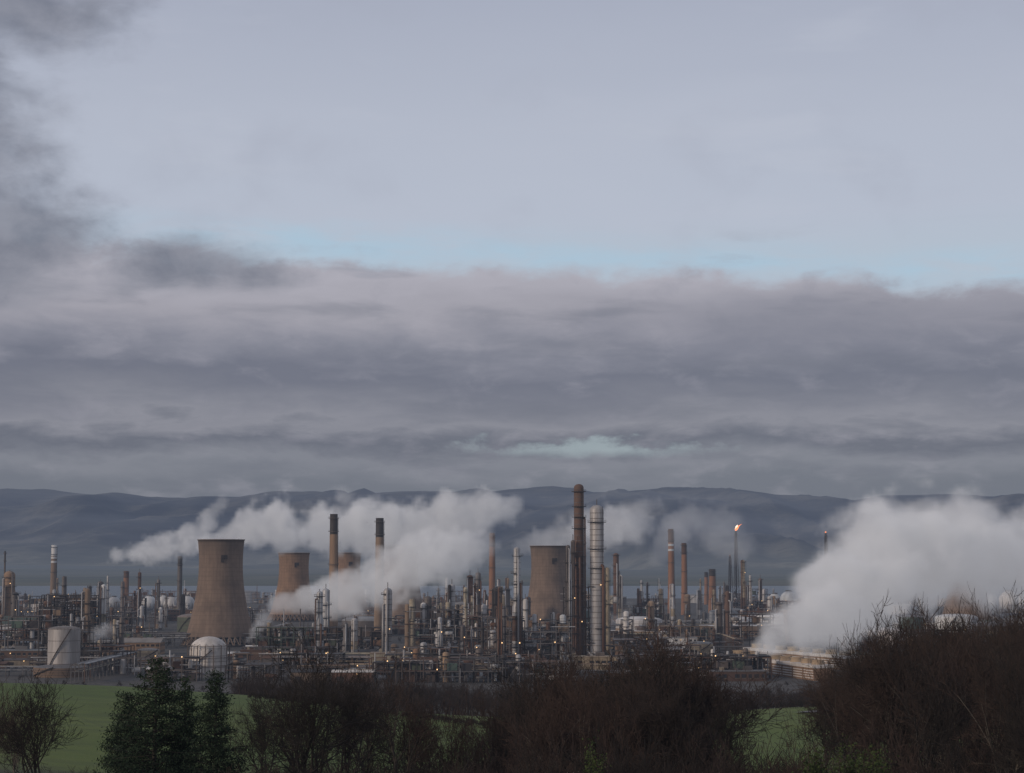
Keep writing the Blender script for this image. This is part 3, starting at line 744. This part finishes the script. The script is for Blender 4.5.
# ------------------------------------------------ steam
def steam_mat(name,k,em):
    m,nt=newmat(name); at=nt.new('ShaderNodeAttribute'); at.attribute_name='density'; d=at.outputs['Fac']
    s=nt.new('ShaderNodeVolumeScatter'); s.inputs['Color'].default_value=(.94,.93,.93,1); nt.l.new(nt.m('MULTIPLY',d,k),s.inputs['Density'])
    e=nt.new('ShaderNodeEmission'); e.inputs[0].default_value=(.86,.84,.89,1); nt.l.new(nt.m('MULTIPLY',d,k*em),e.inputs[1])  # glow added in proportion to density, stands in for multiple scattering
    a=nt.new('ShaderNodeAddShader'); nt.l.new(s.outputs[0],a.inputs[0]); nt.l.new(e.outputs[0],a.inputs[1])
    o=nt.new('ShaderNodeOutputMaterial'); nt.l.new(a.outputs[0],o.inputs['Volume'])
    try: m.cycles.volume_step_rate=1.6
    except Exception: pass
    return m
def plume(path,k,em,vox,amp=.9,feat=22.,name='steam_plume',thr=.0,soft=.36):
    P=[];Rr=[];Dn=[]
    pts=[(Vector((X(u,D),D,ZT(v,D))),r/F*D,dn) for (u,v,r,D,dn) in path]
    for i in range(len(pts)-1):
        L=(pts[i+1][0]-pts[i][0]).length; n=max(2,int(L/2))
        for j in range(n):
            t=j/n; s=t*t*(3-2*t); P.append(pts[i][0].lerp(pts[i+1][0],t)); Rr.append(pts[i][1]*(1-s)+pts[i+1][1]*s); Dn.append(pts[i][2]*(1-s)+pts[i+1][2]*s)
    c=sum(P,Vector())/len(P); P=[p-c for p in P]
    me=bpy.data.meshes.new(name); me.from_pydata([tuple(p) for p in P],[],[])
    a=me.attributes.new('rad','FLOAT','POINT'); a.data.foreach_set('value',Rr)
    a=me.attributes.new('dn','FLOAT','POINT'); a.data.foreach_set('value',Dn)
    o=bpy.data.objects.new(name,me); o.location=c; sc.collection.objects.link(o)
    mn=[min(p[i]-r*1.6 for p,r in zip(P,Rr)) for i in range(3)]; mxx=[max(p[i]+r*1.6 for p,r in zip(P,Rr)) for i in range(3)]
    ng=bpy.data.node_groups.new(name,'GeometryNodeTree')
    ng.interface.new_socket('Geometry',in_out='INPUT',socket_type='NodeSocketGeometry'); ng.interface.new_socket('Geometry',in_out='OUTPUT',socket_type='NodeSocketGeometry')
    nt=NT(ng); gi=nt.new('NodeGroupInput'); go=nt.new('NodeGroupOutput'); pos=nt.new('GeometryNodeInputPosition').outputs[0]
    sn=nt.new('GeometryNodeSampleNearest'); nt.l.new(gi.outputs[0],sn.inputs['Geometry']); nt.l.new(pos,sn.inputs['Sample Position'])
    def samp(attr,typ):
        si=nt.new('GeometryNodeSampleIndex'); si.data_type=typ
        if attr: 
            na=nt.new('GeometryNodeInputNamedAttribute'); na.data_type=typ; na.inputs[0].default_value=attr; src=na.outputs[0]
        else: src=nt.new('GeometryNodeInputPosition').outputs[0]
        nt.l.new(gi.outputs[0],si.inputs['Geometry']); nt.l.new(src,si.inputs['Value']); nt.l.new(sn.outputs[0],si.inputs['Index']); return si.outputs[0]
    rad=samp('rad','FLOAT'); den=samp('dn','FLOAT'); cp=samp(None,'FLOAT_VECTOR')
    dv=nt.new('ShaderNodeVectorMath',operation='DISTANCE'); nt.l.new(pos,dv.inputs[0]); nt.l.new(cp,dv.inputs[1])
    dist=nt.m('DIVIDE',dv.outputs['Value'],rad)
    sd=nt.new('ShaderNodeVectorMath',operation='ADD'); nt.l.new(pos,sd.inputs[0]); sd.inputs[1].default_value=(R.uniform(0,500),R.uniform(0,500),R.uniform(0,500)); pp=sd.outputs[0]
    nz=nt.noise(pp,1/feat,6,.66,.5); nb=nt.noise(pp,.4/feat,3,.5)
    wv=nt.new('ShaderNodeTexNoise'); nt.l.new(pp,wv.inputs['Vector']); wv.inputs['Scale'].default_value=1.5/feat; wv.inputs['Detail'].default_value=3
    wa=nt.new('ShaderNodeVectorMath',operation='MULTIPLY_ADD'); nt.l.new(wv.outputs['Color'],wa.inputs[0]); wa.inputs[1].default_value=(feat*.9,)*3; nt.l.new(pp,wa.inputs[2])
    def vor(sc_):
        vo=nt.new('ShaderNodeTexVoronoi'); nt.l.new(wa.outputs[0],vo.inputs['Vector']); vo.inputs['Scale'].default_value=sc_; return nt.m('SUBTRACT',.45,vo.outputs['Distance'])
    f=nt.m('SUBTRACT',1.0-thr,dist)
    f=nt.m('ADD',f,nt.m('MULTIPLY',nt.m('SUBTRACT',nz,.5),2.8*amp)); f=nt.m('ADD',f,nt.m('MULTIPLY',nt.m('SUBTRACT',nb,.5),1.6*amp))
    f=nt.m('ADD',f,nt.m('MULTIPLY',vor(1.1/feat),.7*amp)); f=nt.m('ADD',f,nt.m('MULTIPLY',vor(2.6/feat),.35*amp))
    dd=nt.m('MULTIPLY',nt.m('POWER',nt.sm(f,0.,soft),1.3),den); dd=nt.m('MULTIPLY',dd,nt.sm(dist,1.55,1.1))
    vc=nt.new('GeometryNodeVolumeCube'); nt.l.new(dd,vc.inputs['Density']); vc.inputs['Min'].default_value=mn; vc.inputs['Max'].default_value=mxx
    for q,nm in enumerate(('Resolution X','Resolution Y','Resolution Z')): vc.inputs[nm].default_value=max(8,int((mxx[q]-mn[q])/vox))
    mt=steam_mat('steam',k,em); sm_=nt.new('GeometryNodeSetMaterial'); sm_.inputs['Material'].default_value=mt
    nt.l.new(vc.outputs[0],sm_.inputs['Geometry']); nt.l.new(sm_.outputs[0],go.inputs[0])
    md=o.modifiers.new('plume','NODES'); md.node_group=ng; me.materials.append(mt)
EM=.17
plume([(758,645,14,1060,1),(784,634,28,1080,1),(820,616,40,1100,1),(858,594,50,1130,1),(890,560,58,1170,.95),(922,546,58,1210,.85),(965,554,54,1250,.6),(1010,556,52,1290,.6),(1070,568,60,1330,.6),(1140,570,62,1370,.5)],.068,EM,2.4,.78,32)
plume([(206,543,10,1640,1),(240,533,20,1640,1),(272,520,31,1660,1),(300,530,26,1680,.9),(335,533,28,1700,.95),(365,528,27,1720,1),(395,533,30,1720,1),(435,528,30,1720,.9),(475,513,22,1740,.8),(512,512,15,1760,.5)],.062,EM,2.6,.85,26)
plume([(278,604,10,1440,1),(318,598,19,1440,1),(352,589,26,1440,1),(392,574,30,1440,1),(430,562,31,1450,.9),(462,552,25,1460,.7),(492,543,16,1470,.5)],.062,EM,2.4,.8,22)
plume([(116,557,8,1900,1),(150,553,16,1900,1),(180,546,16,1900,1),(200,531,12,1900,.8),(216,508,9,1900,.6),(225,498,7,1900,.3)],.055,EM,2.6,.95,20)
plume([(520,546,8,2100,.5),(560,536,20,2100,.8),(600,528,26,2120,.8),(630,525,22,2140,.7),(648,505,14,2140,.4)],.026,EM,3.6,1.,32)
plume([(655,560,8,2300,.5),(675,530,20,2300,.7),(690,515,22,2300,.5),(720,530,20,2320,.5),(745,550,16,2320,.4)],.013,EM,4.2,1.,36)
plume([(336,490,6,1700,.3),(345,500,10,1690,.6),(352,515,16,1690,.8)],.035,EM,3.,1.,16)
plume([(250,640,4,1250,1),(258,628,7,1250,.8),(268,618,9,1260,.4)],.07,EM,1.6,1.,10)
plume([(88,640,4,1150,1),(98,634,7,1150,.8),(112,630,8,1160,.4)],.06,EM,1.6,1.,10)
plume([(598,640,4,1300,.8),(612,622,9,1300,.6),(628,610,11,1310,.4)],.03,EM,2.,1.,14)

# ------------------------------------------------ sky
w=bpy.data.worlds.new('World'); sc.world=w; w.use_nodes=True; w.node_tree.nodes.clear(); nt=NT(w.node_tree)
SE,SR=math.radians(20),math.radians(236)
sky=nt.new('ShaderNodeTexSky'); sky.sky_type='NISHITA'; sky.sun_disc=False; sky.sun_elevation=SE; sky.sun_rotation=SR; sky.dust_density=1.5
bg1=nt.new('ShaderNodeBackground'); nt.l.new(sky.outputs[0],bg1.inputs[0]); bg1.inputs[1].default_value=.1
g=nt.new('ShaderNodeTexCoord').outputs['Generated']; nn=nt.new('ShaderNodeVectorMath',operation='NORMALIZE'); nt.l.new(g,nn.inputs[0])
sp=nt.new('ShaderNodeSeparateXYZ'); nt.l.new(nn.outputs[0],sp.inputs[0])
A=nt.m('MULTIPLY',nt.m('ARCTAN2',sp.outputs[0],sp.outputs[1]),57.2958); E=nt.m('MULTIPLY',nt.m('ARCSINE',sp.outputs[2]),57.2958)
def N2(sx,sy,seed,det=6,ro=.55,dist=0.): return nt.m('SUBTRACT',nt.noise(nt.xyz(nt.m('DIVIDE',A,sx),nt.m('DIVIDE',E,sy),seed),1,det,ro,dist),.5)
n1=N2(6,1.5,1.3,7,.56,.3); n2=N2(1.9,.8,5.1,6,.55,.3); n3=N2(3.5,2.6,9.7,6,.5,.2); n4=N2(14,3.2,14.2,4,.5); n5=N2(.55,.32,20.3,5,.6); n6=N2(4.5,.8,31.3,5,.52,.3); n7=N2(1.6,1.1,44.,5,.55,.3)
def add(*a):
    r=a[0]
    for b in a[1:]: r=nt.m('ADD',r,b)
    return r
mul=lambda a,b: nt.m('MULTIPLY',a,b)
def S(d,*c): return (d/30.,lin(*c))
up=nt.ramp(nt.m('DIVIDE',add(E,mul(n4,2.0)),30.),[S(0,172,184,198),S(9,179,191,205),S(10.4,182,189,204),S(13,180,186,201),S(17,168,174,191),S(24,150,155,169),S(30,150,155,169)])
up=nt.mix(mul(nt.sm(n3,.0,.3),.35),up,lin(164,168,183)); up=nt.mix(mul(nt.sm(n4,.0,.3),.3),up,lin(191,196,209)); up=nt.mix(mul(nt.sm(n1,.03,.25),.22),up,lin(194,198,210))
slot=nt.m('ABSOLUTE',nt.m('SUBTRACT',E,add(9.15,mul(A,-.055),mul(n1,1.2))))
sl=mul(nt.sm(slot,1.0,.0),nt.sm(A,-14,-8)); sl=mul(sl,nt.sm(add(n6,mul(n2,.5)),-.25,.14))
up=nt.mix(mul(sl,.85),up,lin(170,196,215))
Ew=add(E,mul(n1,2.6),mul(n2,.9),mul(n5,.2))
deck=nt.ramp(nt.m('DIVIDE',Ew,30.),[S(0,108,114,128),S(2.2,113,118,130),S(3.0,129,132,143),S(3.55,104,108,122),S(4.1,137,138,149),S(4.8,123,125,138),S(5.6,112,115,130),S(6.4,134,135,148),S(7.4,161,159,169),S(8.6,175,173,183),S(12,160,160,172)])
deck=nt.mix(mul(nt.sm(n2,.0,.25),.25),deck,lin(166,164,175)); deck=nt.mix(mul(nt.sm(n6,.0,.25),.42),deck,lin(106,110,124)); deck=nt.mix(mul(nt.sm(n7,.02,.28),.22),deck,lin(110,114,128))
right=mul(nt.sm(A,-1,8),nt.sm(nt.m('ABSOLUTE',nt.m('SUBTRACT',E,add(7.0,mul(n2,1.5)))),1.6,.2))
deck=nt.mix(mul(right,.5),deck,lin(116,118,133))
top=nt.m('SUBTRACT',add(8.7,mul(A,-.04),mul(n2,1.4),mul(n3,1.5),mul(n5,.4),mul(n7,.6)),E)
c=nt.mix(nt.sm(top,-.30,.45),up,deck)
wisp=mul(nt.sm(add(n6,mul(n5,.2)),.05,.25),nt.sm(nt.m('ABSOLUTE',nt.m('SUBTRACT',E,9.0)),1.2,.2)); c=nt.mix(mul(wisp,.5),c,lin(162,166,179))
ga=nt.m('DIVIDE',nt.m('SUBTRACT',A,2.4),3.4); ge=nt.m('DIVIDE',nt.m('SUBTRACT',add(E,mul(n2,.9),mul(n5,.2)),3.38),.26)
gp=nt.m('SQRT',add(mul(ga,ga),mul(ge,ge))); c=nt.mix(mul(nt.sm(add(gp,mul(n2,2.0),mul(n5,1.2)),1.35,.1),.72),c,lin(162,176,182))
def ell(a0,e0,sa,se):
    a=nt.m('DIVIDE',nt.m('SUBTRACT',A,a0),sa); e=nt.m('DIVIDE',nt.m('SUBTRACT',E,e0),se); return nt.m('SUBTRACT',1.0,nt.m('SQRT',add(mul(a,a),mul(e,e))))
q=nt.m('MAXIMUM',ell(-15.4,9.4,3.6,2.2),ell(-9.6,8.7,3.4,.95)); q=nt.m('MAXIMUM',q,ell(-14.8,15.9,4.4,1.9)); q=nt.m('MAXIMUM',q,ell(-16.6,12,3.6,5.))
q=add(q,mul(n3,1.2),mul(n2,.7),mul(n5,.22))
c=nt.mix(mul(nt.sm(q,-.15,.7),.88),c,nt.mix(nt.sm(n7,-.2,.22),lin(112,116,130),lin(138,140,152)))
c=nt.mix(nt.sm(E,22,35),c,lin(150,155,169))
bg2=nt.new('ShaderNodeBackground'); nt.l.new(c,bg2.inputs[0]); bg2.inputs[1].default_value=1.0
mx=nt.new('ShaderNodeMixShader'); mx.inputs[0].default_value=.96; nt.l.new(bg1.outputs[0],mx.inputs[1]); nt.l.new(bg2.outputs[0],mx.inputs[2])
o=nt.new('ShaderNodeOutputWorld'); nt.l.new(mx.outputs[0],o.inputs[0])

sl=bpy.data.lights.new('sun','SUN'); sl.energy=1.5; sl.angle=math.radians(10); sl.color=(1,.84,.68)
so=bpy.data.objects.new('sun',sl); sc.collection.objects.link(so)
dv=Vector((math.sin(SR)*math.cos(SE),math.cos(SR)*math.cos(SE),math.sin(SE)))
so.rotation_euler=dv.to_track_quat('Z','Y').to_euler(); so.location=(0,-50,200)

cd=bpy.data.cameras.new('camera'); cd.lens=36*F/1024; cd.sensor_width=36; cd.clip_start=1; cd.clip_end=80000
co=bpy.data.objects.new('camera',cd); co.location=(0,0,CZ); co.rotation_euler=(math.radians(90)+TH,0,0); sc.collection.objects.link(co); sc.camera=co
